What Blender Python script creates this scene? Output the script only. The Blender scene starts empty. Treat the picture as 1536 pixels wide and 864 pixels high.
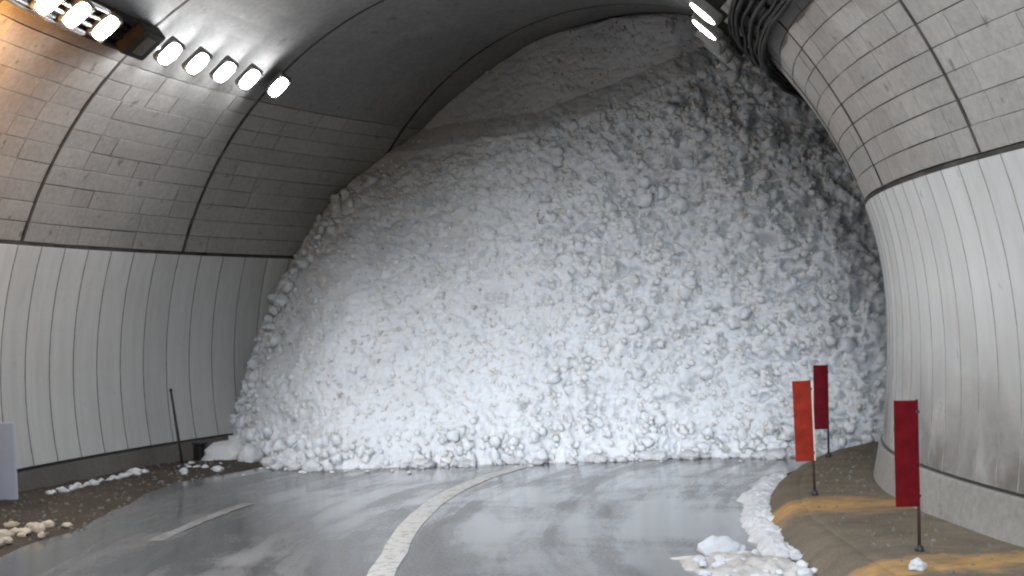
import bpy, math, random
import numpy as np
from mathutils import Matrix, Vector

# ------------------------------------------------------------------ camera, sky, sun, exposure
scene = bpy.context.scene
col = scene.collection
R_ = math.radians

CAM_H, PITCH, ROLL = 1.9688, 0.0206, -0.0329
cam_data = bpy.data.cameras.new('camera')
cam_data.sensor_width = 36.0
cam_data.lens = 36.0 * 2108.45 / 1536.0
cam_data.clip_start = 0.05
cam_data.clip_end = 2000.0
cam = bpy.data.objects.new('camera', cam_data)
col.objects.link(cam)
fw = Vector((0, math.cos(PITCH), math.sin(PITCH)))
up0 = Vector((0, -math.sin(PITCH), math.cos(PITCH)))
rt0 = Vector((1, 0, 0))
rt = rt0 * math.cos(ROLL) + up0 * math.sin(ROLL)
up = up0 * math.cos(ROLL) - rt0 * math.sin(ROLL)
m = Matrix((rt, up, -fw)).transposed().to_4x4()
m.translation = Vector((0, 0, CAM_H))
cam.matrix_world = m
scene.camera = cam

SUN_ELEV = R_(16.5)
SUN_HEAD = 0.115            # travel direction of the sunlight, radians to the right of +Y
world = bpy.data.worlds.new('World')
scene.world = world
world.use_nodes = True
wn = world.node_tree.nodes
sky = wn.new('ShaderNodeTexSky')
sky.sky_type = 'NISHITA'
sky.sun_disc = False
sky.sun_elevation = SUN_ELEV
sky.sun_rotation = math.pi + SUN_HEAD
sky.dust_density = 0.1
sky.ozone_density = 3.0
world.node_tree.links.new(sky.outputs[0], wn['Background'].inputs[0])
wn['Background'].inputs[1].default_value = 0.05

sd = bpy.data.lights.new('sun', 'SUN')
sd.energy = 1.5
sd.angle = R_(24)
sd.color = (0.91, 0.955, 1.0)
sun = bpy.data.objects.new('sun', sd)
col.objects.link(sun)
sdir = Vector((math.sin(SUN_HEAD) * math.cos(SUN_ELEV), math.cos(SUN_HEAD) * math.cos(SUN_ELEV), -math.sin(SUN_ELEV)))
sun.rotation_euler = sdir.to_track_quat('-Z', 'Y').to_euler()
sun.location = (6, -30, 12)

scene.view_settings.view_transform = 'Standard'
scene.view_settings.look = 'None'
scene.view_settings.gamma = 1.0
scene.view_settings.exposure = 0.9
scene.cycles.use_denoising = True
scene.cycles.max_bounces = 6
scene.cycles.diffuse_bounces = 1
scene.cycles.filter_width = 2.1
scene.cycles.sample_clamp_indirect = 6.0

# ------------------------------------------------------------------ tunnel alignment (metres)
X0, TH0, KA, KB = 1.4856, -0.4181, 0.0157, 0.0015
TR, HC = 5.1759, 1.33          # bore radius and height of its centre
S_START, S_END = 7.0, 34.0
_S = np.arange(-40, 45, 0.02)
_T = np.where(_S > 0, TH0 + KA * _S + KB * _S * _S, TH0)
_X = np.cumsum(np.sin(_T) * 0.02)
_Y = np.cumsum(np.cos(_T) * 0.02)
_i0 = int(np.argmin(abs(_S)))
_X += X0 - _X[_i0]
_Y -= _Y[_i0]

def road(s, u, h):
    """station, offset to the right, height -> world (numpy friendly)"""
    s = np.asarray(s, float)
    x, y, t = np.interp(s, _S, _X), np.interp(s, _S, _Y), np.interp(s, _S, _T)
    u = np.asarray(u, float)
    return np.stack(np.broadcast_arrays(x + u * np.cos(t), y - u * np.sin(t), np.asarray(h, float)), -1)

def bore(s, phi, r):
    """station, angle from the crown (+ right), radius -> world; the right wall stands more upright farther in"""
    phi = np.asarray(phi, float)
    k = np.clip((phi - 1.25) / 0.40, 0, 1)
    k = k * k * (3 - 2 * k) * np.clip((np.asarray(s, float) - 9.5) / 5.0, 0, 1)
    r = np.asarray(r, float) - 0.14 * k
    return road(s, np.asarray(r) * np.sin(phi), HC + np.asarray(r) * np.cos(phi))

def phi_h(h, r=TR):
    return math.acos((h - HC) / r)

def frame_at(s, phi, r):
    """origin, along, around (towards the crown), inward"""
    o = bore(s, phi, r)
    a = bore(s + 0.05, phi, r) - bore(s - 0.05, phi, r)
    a /= np.linalg.norm(a)
    n = bore(s, phi, r - 0.1) - o
    n /= np.linalg.norm(n)
    c = np.cross(n, a)
    return o, a, c, n

# ------------------------------------------------------------------ helpers
rng = np.random.default_rng(7)
random.seed(7)

def mesh_from(name, V, F, uv=None, smooth=False, mats=()):
    V = np.asarray(V, np.float32)
    me = bpy.data.meshes.new(name)
    if isinstance(F, np.ndarray):
        n, k = F.shape
        me.vertices.add(len(V))
        me.vertices.foreach_set('co', V.ravel())
        me.loops.add(n * k)
        me.loops.foreach_set('vertex_index', F.astype(np.int32).ravel())
        me.polygons.add(n)
        me.polygons.foreach_set('loop_start', np.arange(0, n * k, k, dtype=np.int32))
        me.update(calc_edges=True)
    else:
        me.from_pydata(V.tolist(), [], F)
        me.update()
    if uv is not None:
        lay = me.uv_layers.new(name='UVMap')
        vi = np.empty(len(me.loops), np.int32)
        me.loops.foreach_get('vertex_index', vi)
        lay.data.foreach_set('uv', np.asarray(uv, np.float32)[vi].ravel())
    me.polygons.foreach_set('use_smooth', np.full(len(me.polygons), bool(smooth)))
    for mt in mats:
        me.materials.append(mt)
    return me

def world_loc(o):
    v = Vector((0, 0, 0))
    while o is not None:
        v += o.location
        o = o.parent
    return np.array(v)

def obj(name, V, F, mat, parent=None, uv=None, smooth=False):
    """ONE mesh object; V in world metres"""
    V = np.asarray(V, float)
    if parent is not None:
        V = V - world_loc(parent)
    me = mesh_from(name, V, F, uv, smooth, (mat,))
    o = bpy.data.objects.new(name, me)
    o.parent = parent
    col.objects.link(o)
    return o

def tag(o, label=None, cat=None, group=None, kind=None):
    if label: o['label'] = label
    if cat: o['category'] = cat
    if group: o['group'] = group
    if kind: o['kind'] = kind
    return o

def thing(name, label, cat, loc, group=None):
    o = bpy.data.objects.new(name, None)
    o.empty_display_size = 0.1
    o.location = tuple(float(v) for v in loc)
    col.objects.link(o)
    return tag(o, label, cat, group)

def grid_faces(nu, nv, close_u=False):
    i, j = np.meshgrid(np.arange(nu - 1 + (1 if close_u else 0)), np.arange(nv - 1), indexing='ij')
    i2 = (i + 1) % nu
    return np.stack([i * nv + j, i2 * nv + j, i2 * nv + j + 1, i * nv + j + 1], -1).reshape(-1, 4)

class MB:
    """collects shapes in world space"""
    def __init__(self): self.V, self.F = [], []
    def add(self, V, F):
        b = len(self.V)
        self.V += [tuple(map(float, v)) for v in V]
        self.F += [tuple(int(i) + b for i in f) for f in F]
        return self
    def box(self, o, ax, ay, az, sx, sy, sz, bev=0.0):
        """box centred at o with unit axes and full sizes, chamfered on the +z face and verticals"""
        o, ax, ay, az = (np.asarray(v, float) for v in (o, ax, ay, az))
        def ringv(hx, hy, z, b):
            p = [(-hx + b, -hy), (hx - b, -hy), (hx, -hy + b), (hx, hy - b), (hx - b, hy), (-hx + b, hy), (-hx, hy - b), (-hx, -hy + b)]
            return [o + ax * x + ay * y + az * z for x, y in p]
        b = max(bev, 1e-4)
        V = ringv(sx/2, sy/2, -sz/2, b) + ringv(sx/2, sy/2, sz/2 - b, b) + ringv(sx/2 - b, sy/2 - b, sz/2, b * .6)
        F = [tuple(range(7, -1, -1)), tuple(range(16, 24))]
        for k in (0, 8):
            F += [(k + i, k + (i + 1) % 8, k + 8 + (i + 1) % 8, k + 8 + i) for i in range(8)]
        return self.add(V, F)
    def tube(self, pts, r, n=8):
        pts = [np.asarray(p, float) for p in pts]
        rs = r if hasattr(r, '__len__') else [r] * len(pts)
        V = []
        for k, p in enumerate(pts):
            d = pts[min(k + 1, len(pts) - 1)] - pts[max(k - 1, 0)]
            d /= np.linalg.norm(d)
            a = np.cross(d, (0, 0, 1)) if abs(d[2]) < 0.95 else np.cross(d, (1, 0, 0))
            a /= np.linalg.norm(a)
            b = np.cross(d, a)
            V += [p + rs[k] * (a * math.cos(2*math.pi*i/n) + b * math.sin(2*math.pi*i/n)) for i in range(n)]
        F = []
        for k in range(len(pts) - 1):
            F += [(k*n + i, k*n + (i+1) % n, (k+1)*n + (i+1) % n, (k+1)*n + i) for i in range(n)]
        F += [tuple(range(n - 1, -1, -1)), tuple((len(pts)-1)*n + i for i in range(n))]
        return self.add(V, F)
    def build(self, name, mat, parent=None, smooth=False):
        return obj(name, self.V, self.F, mat, parent, smooth=smooth)

def slab(s0, s1, p0, p1, r_back, r_front, ns=1, nphi=1, ch=0.003):
    """curved slab on the bore with a chamfered front; returns V, F"""
    S = np.linspace(s0, s1, ns + 1)
    Pn = np.linspace(p0, p1, nphi + 1)
    SS, PP = np.meshgrid(S, Pn, indexing='ij')
    back = bore(SS, PP, r_back)
    rim = bore(SS, PP, r_front + ch)
    ds, dp = ch * np.sign(s1 - s0), ch / TR * np.sign(p1 - p0)
    Sf, Pf = S.copy(), Pn.copy()
    Sf[0] += ds; Sf[-1] -= ds; Pf[0] += dp; Pf[-1] -= dp
    SF, PF = np.meshgrid(Sf, Pf, indexing='ij')
    front = bore(SF, PF, r_front)
    V = np.concatenate([front.reshape(-1, 3), rim.reshape(-1, 3), back.reshape(-1, 3)])
    n, mm = ns + 1, nphi + 1
    N = n * mm
    F = [tuple(f) for f in grid_faces(n, mm)]
    F += [tuple(int(v) + 2 * N for v in f[::-1]) for f in grid_faces(n, mm)]
    edge = [i * mm for i in range(n)] + [(n-1) * mm + j for j in range(1, mm)] + [i * mm + mm - 1 for i in range(n - 2, -1, -1)] + [j for j in range(mm - 2, 0, -1)]
    for k in range(len(edge)):
        a, b = edge[k], edge[(k + 1) % len(edge)]
        F += [(b, a, a + N, b + N), (b + N, a + N, a + 2*N, b + 2*N)]
    if (s1 > s0) == (p1 > p0):
        F = [tuple(reversed(f)) for f in F]
    return V, F

# numpy noise ------------------------------------------------------
def hash2(ix, iy, seed):
    n = (ix.astype(np.int64) * 374761393 + iy.astype(np.int64) * 668265263 + seed * 974711) & 0x7fffffff
    n = ((n ^ (n >> 13)) * 1274126177) & 0x7fffffff
    return ((n ^ (n >> 16)) & 0xffff) / 65535.0

def vnoise(x, y, seed=0):
    x, y = np.asarray(x, float), np.asarray(y, float)
    ix, iy = np.floor(x), np.floor(y)
    fx, fy = x - ix, y - iy
    fx, fy = fx*fx*(3 - 2*fx), fy*fy*(3 - 2*fy)
    a, b = hash2(ix, iy, seed), hash2(ix + 1, iy, seed)
    c, d = hash2(ix, iy + 1, seed), hash2(ix + 1, iy + 1, seed)
    return (a*(1 - fx) + b*fx)*(1 - fy) + (c*(1 - fx) + d*fx)*fy

def fbm(x, y, seed=0, o=4):
    v, a, t = 0, 0.5, 0
    for k in range(o):
        v = v + a * vnoise(x * 2**k, y * 2**k, seed + k)
        t += a
        a *= 0.5
    return v / t

def lumps(x, y, seed):
    """rounded bumps of unequal size: 0 in the seams, up to 1 on the tops"""
    ix, iy = np.floor(x), np.floor(y)
    out = np.zeros_like(x)
    for dx in (-1, 0, 1):
        for dy in (-1, 0, 1):
            cx, cy = ix + dx, iy + dy
            px, py = cx + hash2(cx, cy, seed), cy + hash2(cx, cy, seed + 11)
            rr = 0.45 + 0.55 * hash2(cx, cy, seed + 23)
            d2 = ((x - px)**2 + (y - py)**2) / (rr * rr)
            out = np.maximum(out, rr * np.sqrt(np.clip(1 - d2, 0, 1)))
    return out

# ------------------------------------------------------------------ materials
class NT:
    def __init__(self, name):
        self.m = bpy.data.materials.new(name)
        self.m.use_nodes = True
        self.t = self.m.node_tree
        self.b = self.t.nodes['Principled BSDF']
    def n(self, ty, **kw):
        nd = self.t.nodes.new('ShaderNode' + ty)
        for k, v in kw.items():
            if k.startswith('i_'):
                nd.inputs[k[2:]].default_value = v
            else:
                setattr(nd, k, v)
        return nd
    def l(self, a, b): self.t.links.new(a, b)
    def pos(self, sc=(1, 1, 1), uv=False, objc=False):
        if uv: src = self.n('UVMap').outputs[0]
        elif objc: src = self.n('TexCoord').outputs['Object']
        else: src = self.n('NewGeometry').outputs['Position']
        mp = self.n('Mapping')
        mp.inputs['Scale'].default_value = sc
        self.l(src, mp.inputs[0])
        return mp.outputs[0]
    def noise(self, vec, scale, detail=4, rough=0.55, dist=0.0):
        nd = self.n('TexNoise')
        nd.inputs['Scale'].default_value = scale
        nd.inputs['Detail'].default_value = detail
        nd.inputs['Roughness'].default_value = rough
        nd.inputs['Distortion'].default_value = dist
        self.l(vec, nd.inputs['Vector'])
        return nd.outputs[0]
    def ramp(self, fac, stops):
        r = self.n('ValToRGB')
        e = r.color_ramp.elements
        while len(e) < len(stops): e.new(0.5)
        for k, (p, c) in enumerate(stops):
            e[k].position = p
            e[k].color = (c, c, c, 1) if not hasattr(c, '__len__') else (*c, 1)
        self.l(fac, r.inputs[0])
        return r.outputs[0]
    def mix(self, fac, a, b, mode='MIX'):
        x = self.n('Mix', data_type='RGBA', blend_type=mode)
        for v, i in ((fac, 0), (a, 6), (b, 7)):
            if hasattr(v, 'node'): self.l(v, x.inputs[i])
            elif hasattr(v, '__len__'): x.inputs[i].default_value = (*v, 1)
            else: x.inputs[i].default_value = v
        return x.outputs[2]
    def math(self, op, a, b=0.0):
        x = self.n('Math', operation=op)
        for v, i in ((a, 0), (b, 1)):
            if hasattr(v, 'node'): self.l(v, x.inputs[i])
            else: x.inputs[i].default_value = v
        return x.outputs[0]
    def bump(self, h, strength=0.3, dist=0.02):
        x = self.n('Bump')
        x.inputs['Strength'].default_value = strength
        x.inputs['Distance'].default_value = dist
        self.l(h, x.inputs['Height'])
        self.l(x.outputs[0], self.b.inputs['Normal'])
    def rand(self):
        return self.n('ObjectInfo').outputs['Random']
    def set(self, color=None, rough=None, metal=None, spec=None):
        for v, k in ((color, 'Base Color'), (rough, 'Roughness'), (metal, 'Metallic'), (spec, 'Specular IOR Level')):
            if v is None: continue
            if hasattr(v, 'node'): self.l(v, self.b.inputs[k])
            elif hasattr(v, '__len__'): self.b.inputs[k].default_value = (*v, 1)
            else: self.b.inputs[k].default_value = v
        return self.m

def mat_concrete(name, base, dark, per_object=True, rough=0.75):
    t = NT(name)
    p = t.pos()
    blot = t.ramp(t.noise(p, 0.7, 6, 0.62, 0.4), [(0.3, 0.0), (0.72, 1.0)])
    fine = t.ramp(t.noise(p, 14, 5, 0.7), [(0.25, 0.72), (0.75, 1.08)])
    c = t.mix(blot, base, dark)
    c = t.mix(1.0, c, fine, 'MULTIPLY')
    if per_object:
        c = t.mix(1.0, c, t.ramp(t.rand(), [(0, 0.91), (1, 1.05)]), 'MULTIPLY')
    pits = t.ramp(t.noise(p, 5.5, 3, 0.5), [(0.66, 0.0), (0.74, 1.0)])
    c = t.mix(t.math('MULTIPLY', pits, 0.55), c, (0.10, 0.09, 0.085))
    t.bump(t.noise(p, 30, 6, 0.7), 0.35, 0.01)
    return t.set(c, rough, 0, 0.35)

M = {}
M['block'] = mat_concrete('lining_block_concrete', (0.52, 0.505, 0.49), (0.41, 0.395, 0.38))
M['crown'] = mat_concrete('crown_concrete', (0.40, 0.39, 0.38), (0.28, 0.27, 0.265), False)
M['mortar'] = mat_concrete('soot_dark_joint', (0.17, 0.16, 0.152), (0.11, 0.10, 0.10), False, 0.9)
M['base'] = mat_concrete('wall_base_concrete', (0.42, 0.41, 0.39), (0.28, 0.27, 0.25), False, 0.6)
M['shell'] = mat_concrete('outer_concrete', (0.3, 0.3, 0.3), (0.2, 0.2, 0.2), False)

def mat_panel(name, spray, tone):
    t = NT(name)
    p = t.pos()
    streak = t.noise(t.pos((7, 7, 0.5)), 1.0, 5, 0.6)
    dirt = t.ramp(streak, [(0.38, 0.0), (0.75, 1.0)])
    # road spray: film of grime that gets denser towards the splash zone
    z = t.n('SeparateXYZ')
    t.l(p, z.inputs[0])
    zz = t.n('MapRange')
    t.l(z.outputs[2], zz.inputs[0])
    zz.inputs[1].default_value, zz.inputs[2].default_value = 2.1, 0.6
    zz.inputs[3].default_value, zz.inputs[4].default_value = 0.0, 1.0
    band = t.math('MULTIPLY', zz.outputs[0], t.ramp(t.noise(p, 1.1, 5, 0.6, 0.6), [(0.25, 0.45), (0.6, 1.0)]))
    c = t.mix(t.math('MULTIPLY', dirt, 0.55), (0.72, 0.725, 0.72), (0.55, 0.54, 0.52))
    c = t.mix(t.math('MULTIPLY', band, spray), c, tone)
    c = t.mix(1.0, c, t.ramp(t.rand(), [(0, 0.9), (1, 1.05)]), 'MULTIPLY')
    r = t.ramp(t.noise(p, 2.2, 5, 0.6), [(0.3, 0.26), (0.75, 0.5)])
    t.bump(t.noise(t.pos((1.5, 1.5, 0.6)), 2.0, 3), 0.12, 0.03)
    return t.set(c, r, 0, 0.5)
M['panel'] = mat_panel('enamel_panel', 0.25, (0.40, 0.38, 0.35))
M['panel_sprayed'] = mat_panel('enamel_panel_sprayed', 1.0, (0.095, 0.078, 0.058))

def mat_road():
    t = NT('wet_asphalt')
    uv = t.pos((1, 1, 1), uv=True)
    st = t.pos((1.3, 0.16, 1), uv=True)
    wet = t.noise(st, 1.6, 5, 0.6, 0.5)
    wet2 = t.noise(uv, 0.55, 4, 0.55, 0.8)
    w = t.math('ADD', t.math('MULTIPLY', wet, 0.6), t.math('MULTIPLY', wet2, 0.4))
    agg = t.noise(uv, 160, 3, 0.8)
    c = t.mix(t.ramp(w, [(0.40, 0.0), (0.6, 1.0)]), (0.036, 0.037, 0.039), (0.10, 0.101, 0.104))
    c = t.mix(1.0, c, t.ramp(agg, [(0.3, 0.6), (0.7, 1.5)]), 'MULTIPLY')
    slush = t.ramp(t.noise(t.pos((1.6, 0.22, 1), uv=True), 2.2, 7, 0.72, 0.7), [(0.60, 0.0), (0.72, 1.0)])
    c = t.mix(t.math('MULTIPLY', slush, 0.35), c, (0.42, 0.42, 0.43))
    rust = t.ramp(t.noise(uv, 1.3, 5, 0.65, 0.3), [(0.66, 0.0), (0.8, 1.0)])
    c = t.mix(t.math('MULTIPLY', rust, 0.5), c, (0.20, 0.12, 0.055))
    r = t.ramp(w, [(0.38, 0.14), (0.50, 0.24), (0.62, 0.42)])
    r = t.mix(1.0, r, t.ramp(t.noise(uv, 28, 6, 0.75), [(0.3, 0.6), (0.7, 1.5)]), 'MULTIPLY')
    h = t.math('ADD', t.math('MULTIPLY', agg, 0.35), t.noise(uv, 3.0, 5, 0.6))
    t.bump(h, 0.07, 0.02)
    t.l(t.ramp(w, [(0.44, 0.95), (0.62, 0.25)]), t.b.inputs['Coat Weight'])
    t.b.inputs['Coat Roughness'].default_value = 0.14
    t.b.inputs['Coat IOR'].default_value = 1.36
    return t.set(c, r, 0, 0.5)
M['road'] = mat_road()

def mat_paint(name, base, wear):
    t = NT(name)
    uv = t.pos((1, 1, 1), uv=True)
    k = t.ramp(t.noise(uv, 9, 7, 0.75), [(wear, 0.0), (wear + 0.16, 1.0)])
    c = t.mix(k, base, (0.10, 0.10, 0.10))
    t.bump(t.noise(uv, 60, 4, 0.7), 0.2, 0.005)
    return t.set(c, 0.38, 0, 0.5)
M['line'] = mat_paint('worn_white_paint', (0.60, 0.60, 0.575), 0.50)
M['faint_streak'] = mat_paint('faint_grey_streak', (0.26, 0.26, 0.26), 0.42)

def mat_dirt(name, a, b, warm_pool=0.0):
    t = NT(name)
    uv = t.pos((1, 1, 1), uv=True)
    c = t.mix(t.ramp(t.noise(uv, 2.4, 7, 0.7, 0.4), [(0.3, 0.0), (0.7, 1.0)]), a, b)
    c = t.mix(1.0, c, t.ramp(t.noise(uv, 70, 4, 0.8), [(0.3, 0.55), (0.72, 1.5)]), 'MULTIPLY')
    if warm_pool:
        # two pools of warm light painted into the walkway colour
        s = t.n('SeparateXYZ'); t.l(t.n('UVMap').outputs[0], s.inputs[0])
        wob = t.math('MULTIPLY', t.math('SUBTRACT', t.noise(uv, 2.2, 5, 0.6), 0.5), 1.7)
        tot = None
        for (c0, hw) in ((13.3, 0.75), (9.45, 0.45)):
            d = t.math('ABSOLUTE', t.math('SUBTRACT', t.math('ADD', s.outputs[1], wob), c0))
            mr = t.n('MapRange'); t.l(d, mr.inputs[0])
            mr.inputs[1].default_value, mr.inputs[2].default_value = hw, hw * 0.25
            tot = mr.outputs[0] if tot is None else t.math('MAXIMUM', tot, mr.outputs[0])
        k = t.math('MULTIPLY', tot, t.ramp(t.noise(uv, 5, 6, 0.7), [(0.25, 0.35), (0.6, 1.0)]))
        c = t.mix(t.math('MULTIPLY', k, warm_pool), c, (0.55, 0.33, 0.13))
    t.bump(t.noise(uv, 22, 7, 0.75), 0.6, 0.03)
    return t.set(c, 0.8, 0, 0.12)
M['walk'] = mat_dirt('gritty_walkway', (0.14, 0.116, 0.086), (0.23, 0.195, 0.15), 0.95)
M['verge'] = mat_dirt('muddy_gutter', (0.045, 0.038, 0.031), (0.085, 0.071, 0.058))
M['kerb'] = mat_concrete('kerb_concrete', (0.22, 0.21, 0.195), (0.13, 0.12, 0.11), False)

def mat_snow(name, dirt_amt, bump=0.35, clean=(0.785, 0.815, 0.865), dirty=(0.50, 0.505, 0.515), sss=0.012):
    t = NT(name)
    p = t.pos()
    d = t.ramp(t.noise(p, 1.3, 7, 0.68, 0.5), [(0.42, 0.0), (0.75, 1.0)])
    g = t.ramp(t.noise(p, 11, 5, 0.7), [(0.56, 0.0), (0.72, 1.0)])
    c = t.mix(t.math('MULTIPLY', d, dirt_amt), clean, dirty)
    c = t.mix(t.math('MULTIPLY', g, dirt_amt * 0.5), c, (0.30, 0.30, 0.31))
    t.bump(t.noise(p, 26, 6, 0.72), bump, 0.03)
    t.b.inputs['Subsurface Weight'].default_value = 0.8
    t.b.inputs['Subsurface Radius'].default_value = (0.9, 1.0, 1.15)
    t.b.inputs['Subsurface Scale'].default_value = sss
    return t.set(c, 0.6, 0, 0.25)
M['snow'] = mat_snow('avalanche_snow', 0.30, 0.25, sss=0.05)
M['chunk'] = mat_snow('chunk_snow', 0.75, 0.7, (0.72, 0.73, 0.76))
M['slush'] = mat_snow('dirty_slush', 1.0, 0.6, (0.64, 0.62, 0.60), (0.34, 0.31, 0.28))
M['warm_lit_snow'] = mat_snow('snow_warm_light_tint', 0.9, 0.6, (0.62, 0.54, 0.42), (0.30, 0.25, 0.18))  # the warm light falling on these lumps is put into their colour

def simple(name, c, rough=0.5, metal=0.0, var=0.25, scale=8, bump=0.0, spec=0.5):
    t = NT(name)
    p = t.pos(objc=True)
    n = t.ramp(t.noise(p, scale, 5, 0.65), [(0.3, 1 - var), (0.7, 1 + var)])
    cc = t.mix(1.0, c, n, 'MULTIPLY')
    if bump: t.bump(t.noise(p, scale * 4, 4, 0.6), bump, 0.005)
    return t.set(cc, rough, metal, spec)
M['housing'] = simple('lamp_housing_grey', (0.20, 0.20, 0.19), 0.6, 0.0)
M['box'] = simple('junction_box_green_grey', (0.10, 0.115, 0.095), 0.5, 0.2)
M['tray'] = simple('sooty_steel', (0.02, 0.019, 0.018), 0.8, 0.0, 0.4)
M['cable'] = simple('black_cable', (0.012, 0.012, 0.012), 0.8)
M['galv'] = simple('galvanised_tube', (0.5, 0.5, 0.48), 0.35, 0.8)
M['pole'] = simple('dark_pole', (0.022, 0.020, 0.022), 0.5)
M['rust_pole'] = simple('brown_stake', (0.045, 0.022, 0.018), 0.6)
M['flag_dark'] = simple('dark_red_board', (0.105, 0.003, 0.006), 0.85, 0, 0.28, 9, 0.2, 0.12)
M['flag_orange'] = simple('orange_red_board', (0.22, 0.022, 0.013), 0.85, 0, 0.28, 9, 0.2, 0.12)
M['flag_maroon'] = simple('maroon_board', (0.12, 0.006, 0.012), 0.85, 0, 0.28, 9, 0.2, 0.12)
M['tape'] = simple('pale_edge_tape', (0.62, 0.52, 0.44), 0.4, 0, 0.1)
M['pale'] = simple('pale_blue_paint', (0.52, 0.56, 0.68), 0.4, 0, 0.08, 3)
M['gasket'] = simple('grey_black_sealant', (0.28, 0.275, 0.265), 0.85, 0, 0.4, 6, 0, 0.15)
M['seal'] = simple('dark_joint_seal', (0.085, 0.079, 0.075), 0.9, 0, 0.6, 3, 0.2, 0.1)
M['black'] = simple('black_rubber', (0.012, 0.012, 0.014), 0.6)

def emis(name, c, strength):
    mt = bpy.data.materials.new(name)
    mt.use_nodes = True
    nt = mt.node_tree
    b = nt.nodes['Principled BSDF']
    b.inputs['Base Color'].default_value = (0.8, 0.8, 0.8, 1)
    b.inputs['Emission Color'].default_value = (*c, 1)
    b.inputs['Emission Strength'].default_value = strength
    return mt
M['lens'] = emis('white_lamp_lens', (0.97, 0.985, 1.0), 165.0)
M['lens_dim'] = emis('dim_white_lamp_lens', (0.97, 0.985, 1.0), 14.0)
M['lens_sodium'] = emis('sodium_lamp_lens', (1.0, 0.45, 0.10), 1050.0)
M['lens_off'] = simple('unlit_lens', (0.25, 0.26, 0.26), 0.15, 0, 0.1)

# ------------------------------------------------------------------ ground, road
def strip(name, s0, s1, ds, uL, uR, nu, hfun, mat, parent=None, kind='structure', smooth=True):
    S = np.arange(s0, s1 + 1e-6, ds)
    Tn = np.linspace(0, 1, nu)
    SS, TT = np.meshgrid(S, Tn, indexing='ij')
    a = uL(SS) if callable(uL) else np.full_like(SS, uL)
    b = uR(SS) if callable(uR) else np.full_like(SS, uR)
    U = a + (b - a) * TT
    V = road(SS, U, hfun(SS, U) if callable(hfun) else np.full_like(SS, hfun))
    F = grid_faces(len(S), nu)[:, ::-1]
    o = obj(name, V.reshape(-1, 3), F, mat, parent, uv=np.stack([U, SS], -1).reshape(-1, 2), smooth=smooth)
    if kind: o['kind'] = kind
    return o

gv = np.array([(-400, -400, -0.35), (400, -400, -0.35), (400, 400, -0.35), (-400, 400, -0.35)], float)
g = obj('ground', gv, np.array([[0, 1, 2, 3]]), M['verge'], uv=gv[:, :2])
g['kind'] = 'structure'
strip('road', S_START - 14, S_END, 0.25, -4.6, 3.72, 40, lambda s, u: 0.003 * (fbm(u * 0.8, s * 0.35, 3, 3) - 0.5), M['road'])

def line_u(s): return np.interp(s, [-10, 11.3, 12.4, 14.4, 16.5, 18.1, 19.3, 25], [0.30, 0.37, 0.42, 0.34, 0.21, 0.13, 0.15, 0.2])
def wob(s, k): return 0.012 * (vnoise(s * 3.1, s * 0 + k, 5) - 0.5)
cl = strip('centre_line', -6, 22, 0.1, lambda s: line_u(s) - 0.11 + wob(s, 1), lambda s: line_u(s) + 0.11 + wob(s, 2), 4, 0.0045, M['line'])
ol = strip('pale_road_streak', 13.4, 15.7, 0.1, lambda s: -2.0 + 0.05*(s-13.5)/2 + wob(s, 3) * 4, lambda s: -1.86 + 0.05*(s-13.5)/2 + wob(s, 4) * 4, 4, 0.0045, M['faint_streak'])  # short pale streak on the left lane, patchy with noise

# right walkway with kerb
WK = 0.20
def kerb_u(s): return np.interp(s, [-10, 9.2, 10.5, 12.2, 14.4, 17.5, 25], [3.52, 3.54, 3.66, 3.74, 3.86, 3.92, 3.95])
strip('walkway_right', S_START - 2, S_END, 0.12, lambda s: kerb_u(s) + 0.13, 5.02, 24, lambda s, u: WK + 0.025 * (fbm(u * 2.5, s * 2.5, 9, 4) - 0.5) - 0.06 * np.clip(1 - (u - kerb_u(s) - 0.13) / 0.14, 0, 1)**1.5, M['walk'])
S = np.arange(S_START - 2, S_END + 0.01, 0.2)
sec = [(-0.13, -0.05), (-0.11, 0.02), (-0.05, 0.075), (0.02, 0.125), (0.08, 0.162), (0.15, WK - 0.022), (0.22, WK - 0.012), (0.30, WK - 0.05)]
V = np.stack([road(S, kerb_u(S) + du, h + 0.02 * (fbm(S * 2.7, S * 0 + k_, 17, 3) - 0.5)) for k_, (du, h) in enumerate(sec)], 1)
UVk = np.stack([np.stack([kerb_u(S) + du, S], -1) for du, h in sec], 1)
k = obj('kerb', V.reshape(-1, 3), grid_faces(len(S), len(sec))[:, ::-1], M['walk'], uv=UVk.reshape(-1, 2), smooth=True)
k['kind'] = 'structure'

# left gutter / verge
def verge_u(s): return np.interp(s, [-10, 12.5, 13.5, 14.2, 16, 17.3, 18.5, 25], [-3.2, -3.2, -3.15, -3.1, -3.45, -3.85, -3.6, -3.6]) + 0.16 * (fbm(s * 1.7, s * 0, 31, 3) - 0.5)
def verge_h(s, u):
    e = np.clip((verge_u(s) - u) / 0.5, 0, 1)
    return 0.0 + 0.06 * e**0.7 + 0.06 * (fbm(u * 3, s * 3, 12, 5) - 0.35) * e
strip('verge_left', S_START - 2, S_END, 0.06, -5.02, lambda s: verge_u(s) + 0.05, 34, verge_h, M['verge'])

# ------------------------------------------------------------------ tunnel
tunnel = thing('tunnel', 'curved road tunnel lining of sooty concrete above pale wall panels', 'tunnel', (0, 0, 0))
H_TOP = 3.03
vault = None
V, F = slab(S_START, S_END, -phi_h(-0.45), phi_h(-0.45), TR + 0.45, TR + 0.02, 82, 64, 0.001)
vault = obj('vault', V, F, M['mortar'], tunnel, smooth=False)

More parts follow.
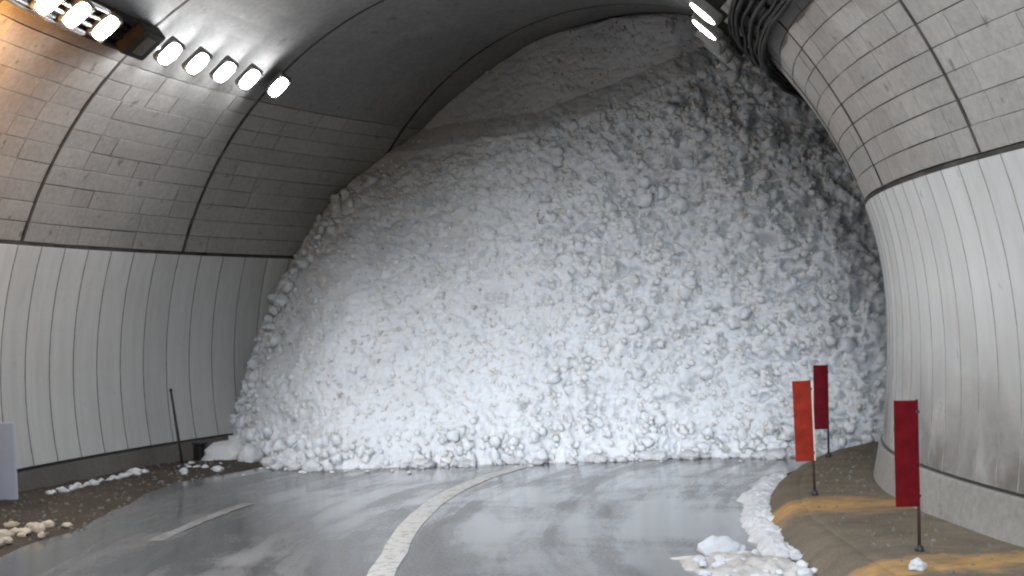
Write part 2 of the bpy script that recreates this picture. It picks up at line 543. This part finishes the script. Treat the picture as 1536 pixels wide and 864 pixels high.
RINGS = [10.25, 13.72, 16.12, 18.82, 21.7, 24.6, 27.5, 30.4]
segs = [S_START] + RINGS + [S_END]
P_TOPL, P_TOPR = -phi_h(H_TOP + 0.03), phi_h(H_TOP + 0.03)
P_CRL, P_CRR = R_(-43), R_(47)
GAP = 0.021
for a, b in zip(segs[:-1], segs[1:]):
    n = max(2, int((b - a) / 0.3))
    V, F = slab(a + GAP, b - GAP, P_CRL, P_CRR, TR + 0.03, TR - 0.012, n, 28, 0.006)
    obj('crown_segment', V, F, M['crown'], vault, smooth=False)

for a in RINGS:
    V, F = slab(a - GAP * 0.95, a + GAP * 0.95, P_TOPL, P_TOPR, TR + 0.04, TR - 0.015, 1, 60, 0.002)
    obj('joint_ring', V, F, M['seal'], vault)

blocks = []
def block_rows(p0, p1, side):
    rows = 10
    for a, b in zip(segs[:-1], segs[1:]):
        # board marks run through: the cuts nearly line up from course to course
        cuts, x = [a + GAP], a + GAP
        while b - GAP - x > 0.75:
            x += random.uniform(0.36, 0.56)
            cuts.append(x)
        cuts.append(b - GAP)
        for r in range(rows):
            q0 = p0 + (p1 - p0) * r / rows
            q1 = p0 + (p1 - p0) * (r + 1) / rows
            cc = [cuts[0]] + [c + random.gauss(0, 0.03) for c in cuts[1:-1] if random.random() > 0.22] + [cuts[-1]]
            for x, e in zip(cc[:-1], cc[1:]):
                j = random.uniform(0.0008, 0.006)
                jr = random.uniform(0.001, 0.006) / TR
                sg = 1 if q1 > q0 else -1
                blocks.append((side, (x + e) / 2, (x + j, e - j, q0 + sg * jr, q1 - sg * jr), TR - random.uniform(0.004, 0.011)))
block_rows(P_TOPL, P_CRL - R_(0.1), -1)
block_rows(P_TOPR, P_CRR + R_(0.1), 1)
def shown(bk):
    sd_, sm = bk[0], bk[1]
    return (13.0 < sm < 20.6) if sd_ < 0 else (8.6 < sm < 15.7)
vis = [bk for bk in blocks if shown(bk)]
vis.sort(key=lambda bk: -(bk[2][1] - bk[2][0]))
single, rest = vis[:295], vis[295:] + [bk for bk in blocks if not shown(bk)]
for _, _, (a, b, p, q), rf in single:
    V, F = slab(a, b, p, q, TR + 0.03, rf, 3, 2, 0.003)
    obj('lining_block', V, F, M['block'], vault)
mb = MB()
for _, _, (a, b, p, q), rf in rest:
    mb.add(*slab(a, b, p, q, TR + 0.03, rf, 2, 1, 0.003))
o = mb.build('lining_block_field', M['block'], vault)
o['kind'] = 'stuff'

# wall panels
def wall_side(side, h0, h1, width, s_from, s_to, base_top, base_bot, base_proud, base_mat, pmat):
    w = None
    p_b0, p_b1 = side * phi_h(base_top - 0.01), side * phi_h(base_bot)
    V, F = slab(S_START, S_END, p_b1, p_b0, TR + 0.03, TR - base_proud, 110, 3, 0.012)
    w = obj('wall_base', V, F, base_mat, tunnel)
    V, F = slab(S_START, S_END, side * phi_h(h1 + 0.022), side * phi_h(h1 - 0.010), TR + 0.03, TR - 0.016, 110, 1, 0.002)
    obj('top_seal', V, F, M['seal'], w)
    x = s_from
    while x < s_to:
        V, F = slab(x + 0.006, x + width - 0.006, side * phi_h(h0 + 0.012), side * phi_h(h1 - 0.012), TR + 0.03, TR - 0.020, 1, 10, 0.003)
        obj('wall_panel', V, F, pmat, w, smooth=False)
        V, F = slab(x - 0.0055, x + 0.0055, side * phi_h(h0 + 0.012), side * phi_h(h1 - 0.012), TR + 0.03, TR - 0.0225, 1, 10, 0.001)
        obj('gasket', V, F, M['gasket'], w)
        x += width
    # plain runs of the same panels outside the picture
    for a, b in ((S_START, s_from), (x, S_END)):
        if b - a > 0.1:
            m2 = MB()
            y = a
            while y < b - 0.05:
                m2.add(*slab(y + 0.006, min(y + width, b) - 0.006, side * phi_h(h0 + 0.012), side * phi_h(h1 - 0.012), TR + 0.03, TR - 0.024, 1, 6, 0.008))
                y += width
            q = m2.build('wall_panel_run', pmat, w)
            q['kind'] = 'stuff'
wall_side(-1, 0.33, H_TOP, 0.385, 12.6, 21.9, 0.33, -0.1, -0.008, M['kerb'], M['panel'])
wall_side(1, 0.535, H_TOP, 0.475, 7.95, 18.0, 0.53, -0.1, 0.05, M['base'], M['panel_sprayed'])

# ------------------------------------------------------------------ snow pile
def face_y(X, h):
    """how far down the tunnel the front of the pile stands"""
    hh = np.clip(h / 6.5, 0, 1.1)
    setback = hh**0.9 * np.interp(X, [-4, -2, -0.7, 0.3, 1.3, 2.5, 4], [6.0, 5.3, 4.0, 3.0, 2.4, 1.5, 1.3])
    left = np.clip((-2.4 - X) / 2.0, 0, 1.4)
    y = 18.95 + setback + 2.3 * left**1.3 * (1 - 0.8 * hh)
    right = np.clip((X - 2.6) / 1.6, 0, 1.3)
    y = y - 0.55 * right * (1 - hh)
    y = y + 0.35 * np.clip((h - 4.7 - 0.3 * np.clip(X - 0.5, 0, 3)) / 0.4, 0, 1)
    bulge = 0.45 * (fbm(X * 0.45 + 3, h * 0.45, 41, 3) - 0.5) * np.clip(h / 0.6, 0.2, 1)
    return y + bulge

def solve_s(u, h, iters=16):
    lo, hi = np.full_like(u, 15.0), np.full_like(u, 30.0)
    for _ in range(iters):
        mid = (lo + hi) / 2
        w = road(mid, u, h)
        far = w[..., 1] > face_y(w[..., 0], h)
        hi = np.where(far, mid, hi)
        lo = np.where(far, lo, mid)
    return (lo + hi) / 2

# section map: rows of height, columns across the bore
NH, NU = 400, 600
h = np.linspace(-0.02, HC + TR - 0.05, NH)
half = np.sqrt(np.clip((TR - 0.035)**2 - (h - HC)**2, 0.02, None))
cu = np.linspace(-1, 1, NU)
U = half[:, None] * cu[None, :]
Hm = np.repeat(h[:, None], NU, 1)
s0 = solve_s(U, Hm)
P0 = road(s0, U, Hm)
# outward normal of the smooth face, then lumps along it
du = np.gradient(P0, axis=1)
dh = np.gradient(P0, axis=0)
Nn = np.cross(du, dh)
Nn /= np.linalg.norm(Nn, axis=2, keepdims=True) + 1e-9
Nn *= np.where(Nn[..., 1:2] > 0, -1, 1)
lx, lh = P0[..., 0], Hm * 1.06
wx = lx + 0.10 * (fbm(lx * 2, lh * 2, 51, 3) - 0.5) + 0.09 * (fbm(lx * 8, lh * 8, 53, 3) - 0.5)
wh = lh + 0.10 * (fbm(lx * 2, lh * 2, 57, 3) - 0.5) + 0.09 * (fbm(lx * 8, lh * 8, 59, 3) - 0.5)
rough = 0.40 + 1.1 * fbm(lx * 0.5, lh * 0.5, 61, 3) + 0.30 * np.clip(lx / 3, -0.9, 1)
d = 0.10 * (lumps(wx / 0.62, wh / 0.62, 71) - 0.4)
d += 0.054 * (lumps(wx / 0.22, wh / 0.24, 73) - 0.3) * rough
d += 0.050 * (lumps(wx / 0.115, wh / 0.115, 79) - 0.3) * rough
d += 0.034 * (lumps(wx / 0.065, wh / 0.065, 83) - 0.3)
gap = fbm(wx / 0.13 + 5, wh / 0.16 + 5, 89, 3) * (0.65 + 0.7 * fbm(lx / 0.9, lh / 0.9, 93, 3))
pit = np.clip((gap - 0.57) / 0.20, 0, 1) * np.clip(0.35 + lx / 3.2, 0.05, 1.0)
d -= 0.13 * pit
# the slide packed itself smooth under the crown, beyond the crest of the tumbled clods
crest = np.clip((lh - (4.75 + 0.55 * (fbm(lx * 1.3, lh * 0.3, 97, 4) - 0.5) + 0.30 * np.clip(lx - 0.5, 0, 3) - 0.10 * np.clip(-lx, 0, 3)**1.6)) / 0.35, 0, 1)
d = d * (1 - 0.68 * crest)
edge = np.clip((half[:, None] - np.abs(U)) / 0.25, 0, 1)
top = np.clip((HC + TR - Hm) / 0.3, 0, 1)
d = d * (0.75 + 0.25 * edge * top)
P1 = P0 + Nn * d[..., None]
P1[..., 2] = np.maximum(P1[..., 2], -0.02)
# keep the heap inside the lining
ss = solve_s(U, Hm)
back = road(s0 + 6.0, U, Hm)
snow = thing('snow_pile', 'huge wall of lumpy avalanche snow plugging the tunnel from road to crown', 'snow', road(19.8, 0, 0))
front_idx = np.arange(NH * NU).reshape(NH, NU)
Ff = grid_faces(NH, NU)
Vall = [P1.reshape(-1, 3)]
ring = np.concatenate([front_idx[0, :], front_idx[1:, -1], front_idx[-1, -2::-1], front_idx[-2:0:-1, 0]])
Vall.append(back.reshape(-1, 3)[ring])
nb = NH * NU
r2 = nb + np.arange(len(ring))
side_f = np.stack([ring, np.roll(ring, -1), np.roll(r2, -1), r2], -1)
Fa = np.concatenate([Ff, side_f[:, ::-1]])
body = obj('snow_face', np.concatenate(Vall), Fa, M['snow'], snow, smooth=True)

# clods: deformed balls stuck over the face
import bmesh
def clod_mesh(seed, sub, amp=1.0):
    bm = bmesh.new()
    bmesh.ops.create_icosphere(bm, subdivisions=sub, radius=1.0)
    v = np.array([p.co for p in bm.verts])
    f = np.array([[q.index for q in t.verts] for t in bm.faces])
    bm.free()
    r = 1 + 0.7 * amp * (vnoise(v[:, 0] * 1.7 + 3 * v[:, 2], v[:, 1] * 1.7 + seed * 7.3, seed) - 0.5)
    r += 0.6 * amp * (vnoise(v[:, 0] * 3.9 - 2 * v[:, 2], v[:, 1] * 3.9 + 4 * v[:, 2] + seed, seed + 50) - 0.5)
    q = np.random.default_rng(seed)
    v = v * r[:, None] * q.uniform(0.75, 1.2, 3)
    return v, f
clodA = [clod_mesh(k, 2) for k in range(8)]
clodB = [clod_mesh(k + 20, 1) for k in range(8)]
def rot_rand(q):
    a = q.normal(size=4); a /= np.linalg.norm(a)
    w, x, y, z = a
    return np.array([[1-2*(y*y+z*z), 2*(x*y-z*w), 2*(x*z+y*w)], [2*(x*y+z*w), 1-2*(x*x+z*z), 2*(y*z-x*w)], [2*(x*z-y*w), 2*(y*z+x*w), 1-2*(x*x+y*y)]])

cand = []
q = np.random.default_rng(5)
while len(cand) < 6500:
    i, j = int(q.integers(3, NH - 6)), int(q.integers(2, NU - 2))
    r = 0.016 + 0.046 * q.random()**2.0
    if q.random() < 0.03: r = q.uniform(0.07, 0.11)
    if j < NU * 0.06 and q.random() < 0.35: r = q.uniform(0.035, 0.06) + 0.06 * q.random()**3
    if i < 26 and q.random() < 0.25: r = q.uniform(0.05, 0.10)
    if crest[i, j] > 0.5 and (r > 0.04 or q.random() < 0.75): continue
    if P0[i, j, 0] < 0.5 and j > NU * 0.06 and i > 26: r = min(r * 0.8, 0.06)
    cand.append((r, i, j))
cand.sort(reverse=True)
VV, FF, nbase = [], [], 0
for kx, (r, i, j) in enumerate(cand):
    base = P1[i, j] + Nn[i, j] * r * (0.2 if (i < 26 or j < NU * 0.06) else -0.30 + 0.2 * min(1.0, max(0.0, P0[i, j, 0] / 3)))
    base[2] = max(base[2], r * 0.5)
    lib = clodA if r > 0.06 else clodB
    v, f = lib[kx % 8]
    v = v @ rot_rand(q).T * r + base
    if kx < 170:
        c = obj('snow_clod', v, f, M['snow'], snow, smooth=True)
    else:
        VV.append(v); FF.append(f + nbase); nbase += len(v)
o = obj('fine_clods', np.concatenate(VV), np.concatenate(FF), M['snow'], snow, smooth=True)
o['kind'] = 'stuff'

# ------------------------------------------------------------------ loose snow
chunk_me = {}
def chunk(s, u, r, label, group=None, h=None, squash=0.75, mat='chunk', seed=None, name='snow_chunk'):
    sd_ = random.randrange(8) if seed is None else seed
    key = (sd_ % 8, mat)
    if key not in chunk_me:
        v, f = clod_mesh(sd_ % 8 + 100, 3, 0.6)
        # a broken lump sits on a flattened underside
        v[:, 2] = np.where(v[:, 2] < -0.55, -0.55 + 0.1 * (v[:, 2] + 0.55), v[:, 2])
        v[:, 2] -= v[:, 2].min()
        chunk_me[key] = mesh_from('snow_chunk', v, f, None, True, (M[mat],))
    o = bpy.data.objects.new(name, chunk_me[key])
    z = 0.004 if h is None else h
    o.location = tuple(road(s, u, z - 0.12 * r))
    o.rotation_euler = (0, 0, random.uniform(0, 6.28))
    o.scale = (r * random.uniform(0.85, 1.2), r * random.uniform(0.85, 1.2), r * squash)
    col.objects.link(o)
    tag(o, label, 'snow lump', group)
    return o

chunk(19.05, -4.42, 0.27, 'big smooth snow boulder leaning out beside the left wall panels', seed=1, squash=0.7)
chunk(19.0, -4.0, 0.22, 'mid-sized snow lump pressed against the smooth snow boulder', seed=2)
chunk(18.25, -4.2, 0.085, 'small bright snow lump at the foot of the leaning dark pole', seed=3)
chunk(18.2, -3.84, 0.095, 'snow lump alone on the road edge between dark pole and pile', seed=4)
chunk(17.6, -4.62, 0.10, 'roundish snow lump ending the crumb row along the muddy gutter', seed=5, h=0.05)
chunk(11.62, 3.06, 0.13, 'tall rounded snow boulder on the road by the slush heap', seed=6, squash=1.0)
chunk(9.3, 3.95, 0.06, 'snow lump on the walkway grit beside the dark red marker stake', seed=7, h=WK)
G1 = 'loose snow lumps along the foot of the pile'
L1 = 'small loose snow lump on wet asphalt at the foot of the snow pile'
def foot_s(u):
    return float(solve_s(np.array([u]), np.array([0.02]))[0])
for k in range(64):
    u = random.uniform(-3.7, 3.5)
    chunk(foot_s(u) - 0.02 - abs(random.gauss(0, 0.16)), u, random.choice([0.04, 0.05, 0.06, 0.07, 0.09, 0.12]), L1, G1)
for k in range(46):
    u = random.uniform(-3.6, 3.3)
    chunk(foot_s(u) - 0.15 - abs(random.gauss(0, 0.35)), u, random.uniform(0.014, 0.035), L1, G1)
for u, ds, r in ((-2.9, .28, .085), (-2.6, .2, .05), (-1.2, .2, .06), (0.85, .25, .06), (1.2, .3, .07), (2.0, .32, .06)):
    chunk(foot_s(u) - ds, u, r, L1, G1)
G2 = 'snow crumbs in a row along the left gutter'
L2 = 'snow crumb in the row lying along the muddy left gutter'
for k in range(46):
    t = k / 45
    s = 16.05 + 1.75 * t
    chunk(s + random.uniform(-.05, .05), -4.52 - 0.06 * t + random.gauss(0, 0.04), random.uniform(0.022, 0.05), L2, G2, h=0.065, mat='chunk')
for k in range(10):
    chunk(17.75 + 1.1 * random.random(), -4.45 + random.uniform(-.2, .5), random.uniform(0.03, 0.06), L2.replace('in the row lying along the muddy left gutter', 'scattered on gutter mud near the leaning pole'), 'snow crumbs near the leaning pole', h=0.045)
G3 = 'yellowish snow lumps on the road edge below the pale board'
for k in range(30):
    t = random.random()
    chunk(12.7 + 1.5 * t, -3.42 + 0.05 * t + random.gauss(0, 0.10), random.uniform(0.03, 0.085), 'dirty snow lump painted with warm light on the muddy road edge in front of the pale board', G3, h=0.03, mat='warm_lit_snow')

# grit lying on the gutter mud and the walkway
pv, pf, pn = [], [], 0
qg = np.random.default_rng(11)
peb = [clod_mesh(k + 60, 1, 0.8) for k in range(5)]
for k in range(1800):
    s_ = qg.uniform(9.0, 20.5)
    if k % 5:
        u_ = qg.uniform(-4.95, float(verge_u(np.array([s_]))[0]) + 0.1)
        z_ = float(verge_h(np.array([s_]), np.array([u_]))[0])
    else:
        u_ = float(kerb_u(s_)) + 0.3 + (4.9 - float(kerb_u(s_)) - 0.3) * qg.random()
        z_ = WK
    r_ = 0.006 + 0.020 * qg.random()**3
    v_, f_ = peb[k % 5]
    pv.append(v_ @ rot_rand(qg).T * r_ + road(s_, u_, z_ + r_ * 0.2)); pf.append(f_ + pn); pn += len(v_)
gr = obj('gravel', np.concatenate(pv), np.concatenate(pf), M['kerb'])
tag(gr, 'loose grey grit scattered over gutter mud and walkway', 'gravel', None, 'stuff')

# ridge of ploughed snow along the right kerb
def ridge(name, s0, s1, uc, w, hh, label, seed, mat, base=0.3):
    ns, nu = int((s1 - s0) / 0.025), 26
    S = np.linspace(s0, s1, ns)
    T = np.linspace(-1, 1, nu)
    SS, TT = np.meshgrid(S, T, indexing='ij')
    cc = uc(SS) + 0.10 * (fbm(SS * 1.1, SS * 0, seed, 3) - 0.5)
    ww = w(SS) * (0.75 + 0.6 * fbm(SS * 2.3, SS * 0 + 9, seed + 1, 3))
    UU = cc + TT * ww + 0.05 * (fbm(SS * 6, TT * 3, seed + 5, 2) - 0.5)
    prof = np.clip(1 - TT**2, 0, 1)**0.6
    ends = np.clip((SS - s0) / 0.3, 0, 1) * np.clip((s1 - SS) / 0.3, 0, 1)
    H = hh * prof * ends * (base + 1.1 * lumps(SS / 0.11, UU / 0.11, seed + 2) + 0.45 * lumps(SS / 0.05, UU / 0.05, seed + 3)) - 0.012 * (1 - prof)
    V = road(SS, UU, H)
    o = obj(name, V.reshape(-1, 3), grid_faces(ns, nu)[:, ::-1], M[mat], None, smooth=True)
    return tag(o, label, 'snow')
ridge('snow_ridge', 11.2, 18.2, lambda s: kerb_u(s) - 0.17, lambda s: np.interp(s, [11, 12, 14, 16, 18], [0.12, 0.15, 0.18, 0.20, 0.18]), 0.06,
      'thin ridge of grey snow ploughed along the right kerb', 101, 'chunk')
ridge('slush_heap', 10.2, 11.75, lambda s: np.interp(s, [10.2, 11.75], [3.32, 3.02]), lambda s: np.interp(s, [10.2, 11.0, 11.75], [0.34, 0.46, 0.36]), 0.10,
      'broken heap of dirty slush spread on the road beside the walkway', 131, 'slush', -0.50)
for k in range(26):
    chunk(10.3 + 1.5 * random.random(), 3.15 + random.uniform(-.45, .45), random.uniform(0.02, 0.06), 'little snow lump strewn over the slush heap by the walkway', 'snow lumps on the slush heap', h=0.03)

# ------------------------------------------------------------------ marker stakes
def stake(s, u, board_mat, label, tape=False, lean=0.0, leg_mat='rust_pole'):
    p = road(s, u, WK)
    t = thing('marker_stake', label, 'marker', p, 'red board marker stakes on the walkway')
    upv = np.array([-lean, 0, 1.0]); upv /= np.linalg.norm(upv)
    rx = np.array([1.0, 0.06, 0.0]); rx -= upv * rx.dot(upv); rx /= np.linalg.norm(rx)
    ny = np.cross(upv, rx)
    mb = MB()
    mb.tube([p - upv * 0.04, p + upv * 0.4, p + upv * 1.085], [0.0125, 0.0115, 0.010], 10)
    mb.build('pole', M[leg_mat], t, smooth=True)
    # slightly bowed plate, 8 mm thick, hung to the left of the pole
    nx, nz = 7, 12
    V, xs, zs = [], np.linspace(-0.172, 0.002, nx), np.linspace(0.325, 1.08, nz)
    for off in (-0.004, 0.004):
        for x in xs:
            for z in zs:
                bow = -0.016 - 0.010 * math.cos((x + 0.085) / 0.087 * 1.4) + 0.004 * math.sin(z * 5 + s)
                V.append(p + rx * x + upv * z + ny * (bow + off))
    Fg = grid_faces(nx, nz)
    N = nx * nz
    F = [tuple(f) for f in Fg] + [tuple(int(v) + N for v in f[::-1]) for f in Fg]
    edge_ = [i * nz for i in range(nx)] + [(nx-1) * nz + j for j in range(1, nz)] + [i * nz + nz - 1 for i in range(nx - 2, -1, -1)] + [j for j in range(nz - 2, 0, -1)]
    F += [(edge_[(k+1) % len(edge_)], edge_[k], edge_[k] + N, edge_[(k+1) % len(edge_)] + N) for k in range(len(edge_))]
    obj('board', V, F, board_mat, t)
    for z in (0.40, 1.0):
        MB().box(p + upv * z - ny * 0.006 - rx * 0.004, rx, upv, -ny, 0.034, 0.022, 0.034, 0.003).build('clip', M['pole'], t)
    if tape:
        MB().box(p + upv * 0.70 + rx * 0.014, rx, upv, -ny, 0.022, 0.75, 0.01, 0.002).build('edge_strip', M['tape'], t)
    MB().tube([p - upv * 0.01, p + upv * 0.035, p + upv * 0.05], [0.035, 0.03, 0.014], 12).build('foot_socket', M['pole'], t, smooth=True)
stake(10.06, 4.23, M['flag_dark'], 'dark red board on a thin stake standing by the right wall base', lean=-0.02)
stake(14.16, 4.19, M['flag_orange'], 'orange-red board with a pale edge strip on a stake by the painted pool of warm light', tape=True, lean=0.008)
stake(18.96, 4.2, M['flag_maroon'], 'maroon board on a stake standing right before the snow pile', lean=-0.02, leg_mat='pole')

# leaning pole on the left
p = road(18.1, -4.29, 0.03)
t = thing('snow_pole', 'thin dark snow pole leaning in the gutter before the left panels', 'pole', p)
tip = p + np.array([-0.16, 0.08, 1.10])
mb = MB().tube([p - (tip - p) * 0.05, p + (tip - p) * 0.5, tip], [0.022, 0.020, 0.016], 10)
mb.build('shaft', M['pole'], t, smooth=True)
dv = (tip - p) / np.linalg.norm(tip - p)
MB().tube([tip - dv * 0.02, tip + dv * 0.01, tip + dv * 0.02], [0.020, 0.020, 0.008], 10).build('cap', M['black'], t, smooth=True)
MB().tube([p - dv * 0.02, p + dv * 0.10], [0.032, 0.030], 10).build('sleeve', M['pole'], t, smooth=True)

# small dark box at the wall foot
p = road(19.0, -4.86, 0.03)
t = thing('drain_box', 'small black box at the wall foot beside the smooth snow boulder', 'box', p)
o_, a_, _, _ = frame_at(19.0, R_(-100), TR)
a_ = np.array([a_[0], a_[1], 0]); a_ /= np.linalg.norm(a_); b_ = np.cross((0, 0, 1), a_)
MB().box(p + np.array([0, 0, 0.125]), a_, b_, (0, 0, 1), 0.15, 0.14, 0.24, 0.02).build('body', M['black'], t)
MB().box(p + np.array([0, 0, 0.262]), a_, b_, (0, 0, 1), 0.17, 0.16, 0.03, 0.008).build('lid', M['pole'], t)

# pale board at the left edge
p = road(15.35, -4.72, 0.05)
t = thing('pale_board', 'pale blue-white board standing in the gutter against the left wall', 'board', p)
_, a_, _, _ = frame_at(15.35, R_(-90), TR)
a_ = np.array([a_[0], a_[1], 0]); a_ /= np.linalg.norm(a_); b_ = np.cross((0, 0, 1), a_)
upv = np.array([-0.03, 0, 1.0]); upv /= np.linalg.norm(upv)
MB().box(p + upv * 0.50, b_, upv, -a_, 0.62, 0.86, 0.03, 0.008).build('panel', M['pale'], t)
for x in (-0.22, 0.22):
    MB().box(p + upv * 0.22 + b_ * x + a_ * 0.035, b_, upv, -a_, 0.05, 0.5, 0.04, 0.004).build('leg', M['kerb'], t)

# ------------------------------------------------------------------ lamps, trays
def lamp(s, phi, r, kind, label, group, ln=0.31, wd=0.16, tilt=0.0, beam=R_(40), dome=0.5):
    # counter-beam fittings: every lamp is turned towards the tunnel mouth
    o, a, c, n = frame_at(s, phi, r)
    wall_n = n
    a, n = a * math.cos(beam) + n * math.sin(beam), n * math.cos(beam) - a * math.sin(beam)
    ca, cc = a * math.cos(tilt) + c * math.sin(tilt), c * math.cos(tilt) - a * math.sin(tilt)
    t = thing('tunnel_lamp', label, 'lamp', o, group)
    MB().box(o + n * 0.055, ca, cc, n, wd + 0.05, ln + 0.05, 0.09, 0.02).build('housing', M['housing'], t)
    MB().box(o - wall_n * (0.02 + (TR - r - 0.14) / 2), frame_at(s, phi, r)[1], cc, wall_n, 0.07, ln * 0.6, 0.10 + (TR - r - 0.14), 0.004).build('bracket', M['tray'], t)
    N = 28
    V = []
    for fr, z in ((1.0, 0.100), (0.96, 0.1 + 0.012 * dome), (0.8, 0.1 + 0.024 * dome), (0.45, 0.1 + 0.032 * dome)):
        for k in range(N):
            an = 2 * math.pi * k / N
            e = 2 / 2.5
            x = math.copysign(abs(math.cos(an))**e, math.cos(an)) * wd / 2 * fr
            y = math.copysign(abs(math.sin(an))**e, math.sin(an)) * ln / 2 * fr
            V.append(o + ca * x + cc * y + n * z)
    V.append(o + n * (0.1 + 0.034 * dome))
    F = []
    for q_ in range(3):
        F += [(q_*N + k, q_*N + (k+1) % N, (q_+1)*N + (k+1) % N, (q_+1)*N + k) for k in range(N)]
    F += [(3*N + k, 3*N + (k+1) % N, 4*N) for k in range(N)]
    F.append(tuple(range(N - 1, -1, -1)))
    obj('lens', V, F, M[kind], t, smooth=True)
    return t

PL, PR = R_(-38.2), R_(43.2)
GL = 'lit white lamps in the row along the left of the vault'
for s in (14.02, 14.56, 15.14, 16.46, 17.04, 17.6, 18.12, 18.72):
    lab = {14.02: 'glowing lamp on the cable tray, third before the dark junction box',
           14.56: 'glowing lamp on the cable tray, second before the dark junction box',
           15.14: 'glowing lamp just before the dark junction box in the left row',
           16.46: 'glowing lamp just after the dark junction box in the left row',
           17.04: 'second glowing lamp past the junction box towards the snow',
           17.6: 'third glowing lamp past the junction box towards the snow',
           18.12: 'fourth glowing lamp past the junction box, next to last before the snow',
           18.72: 'last glowing lamp of the left-hand row, next to the dark snow'}[s]
    lamp(s, PL, TR - 0.14, 'lens', lab, GL)
for s in (7.6, 8.3, 8.9, 9.5, 10.7, 11.3, 11.9):  # unseen lamps, added to brighten the right vault and wall
    lamp(s, PL, TR - 0.14, 'lens', 'added unseen white lamp continuing the left-hand row towards the tunnel mouth', 'added unseen lamps of the left row nearer the mouth')
for s in (8.5, 10.5, 12.5):  # more unseen lamps, added to light the left vault and panels
    lamp(s, PR, TR - 0.24, 'lens', 'added unseen white lamp continuing the right-hand row towards the tunnel mouth', 'added unseen lamps of the right row nearer the mouth')
lamp(13.0, R_(-52), TR - 0.75, 'lens_sodium', 'orange sodium floodlight on a bracket below the left lamp row', None, 0.30, 0.22, beam=R_(-171), dome=0.3)
o_, a_, c_, n_ = frame_at(15.83, PL, TR - 0.14)
t = thing('junction_box', 'dark grey-green junction box in the gap of the left lamp row', 'box', o_)
MB().box(o_ + n_ * 0.05, a_, c_, n_, 0.52, 0.40, 0.14, 0.015).build('case', M['tray'], t)
MB().box(o_ + n_ * 0.128, a_, c_, n_, 0.22, 0.26, 0.02, 0.008).build('cover', M['box'], t)
MB().tube([o_ + n_ * 0.06 + a_ * 0.25, o_ + n_ * 0.06 + a_ * 0.36, o_ + n_ * 0.02 + a_ * 0.5], 0.02, 8).build('conduit', M['cable'], t, smooth=True)

def cable_tray(name, s0, s1, phi, width, label, ncab, hangers, spread=0.0):
    o = bore((s0 + s1) / 2, phi, TR)
    t = thing(name, label, 'cable tray', o)
    S = np.arange(s0, s1, 0.25)
    for sg in (-1, 1):
        mb = MB()
        for a, b in zip(S[:-1], S[1:]):
            p0, p1 = bore(a, phi + sg * width / 2 / TR, TR - 0.11), bore(b, phi + sg * width / 2 / TR, TR - 0.11)
            f = frame_at((a + b) / 2, phi + sg * width / 2 / TR, TR - 0.11)
            mb.box((p0 + p1) / 2, f[1], f[2], f[3], np.linalg.norm(p1 - p0), 0.03, 0.07, 0.003)
        mb.build('side_rail', M['tray'], t)
    V, F = slab(s0, s1, phi - width / 2 / TR, phi + width / 2 / TR, TR - 0.03, TR - 0.055, len(S), 2, 0.002)
    obj('bed_plate', V, F, M['tray'], t)
    s = s0 + 0.1
    while s < s1 - 0.3:
        f = frame_at(s, phi, TR - 0.08)
        MB().box(f[0], f[1], f[2], f[3], 0.06, width, 0.025, 0.003).build('rung', M['tray'], t)
        for sg in (-1, 1):
            g_ = frame_at(s, phi + sg * width * 0.4 / TR, TR - 0.03)
            MB().box(g_[0], g_[1], g_[2], g_[3], 0.05, 0.04, 0.12, 0.003).build('hanger', M['tray'], t)
        s += hangers
    for k in range(ncab):
        off = (k / max(1, ncab - 1) - 0.5) * (width - 0.06 + spread)
        pts = [bore(x, phi + (off + 0.012 * math.sin(x * (1.9 + 0.4 * k) + k * 1.7)) / TR, TR - 0.115 - 0.02 * math.sin(x * (1.1 + 0.23 * k) + k * 2)**2) for x in np.arange(s0 + 0.05, s1 - 0.05, 0.2)]
        MB().tube(pts, 0.018 + 0.006 * (k % 2), 7).build('cable', M['cable'], t, smooth=True)
cable_tray('cable_tray', 7.1, 16.15, PL - R_(0.3), 0.40, 'sooty cable tray carrying the left lamp row along the vault', 4, 0.58)
cable_tray('cable_tray', 9.0, 24.0, R_(47.8), 0.40, 'black tangle of cables and tray beside the right-hand lamps', 6, 1.05, 0.14)

GR = 'lamps in the right-hand row under the vault'
lamp(14.5, PR, TR - 0.24, 'lens_dim', 'glowing right-hand lamp beside the cable tangle, cut off above', GR, beam=R_(4))
lamp(15.5, PR, TR - 0.24, 'lens_dim', 'glowing right-hand lamp beside the cable tangle, seen whole and edge-on', GR, beam=R_(4))
for s, w_ in ((16.4, 'first'), (17.2, 'second'), (18.0, 'third')):
    lamp(s, PR, TR - 0.24, 'lens_off', w_ + ' unlit dark lamp past the glowing ones beside the cable tangle', GR)
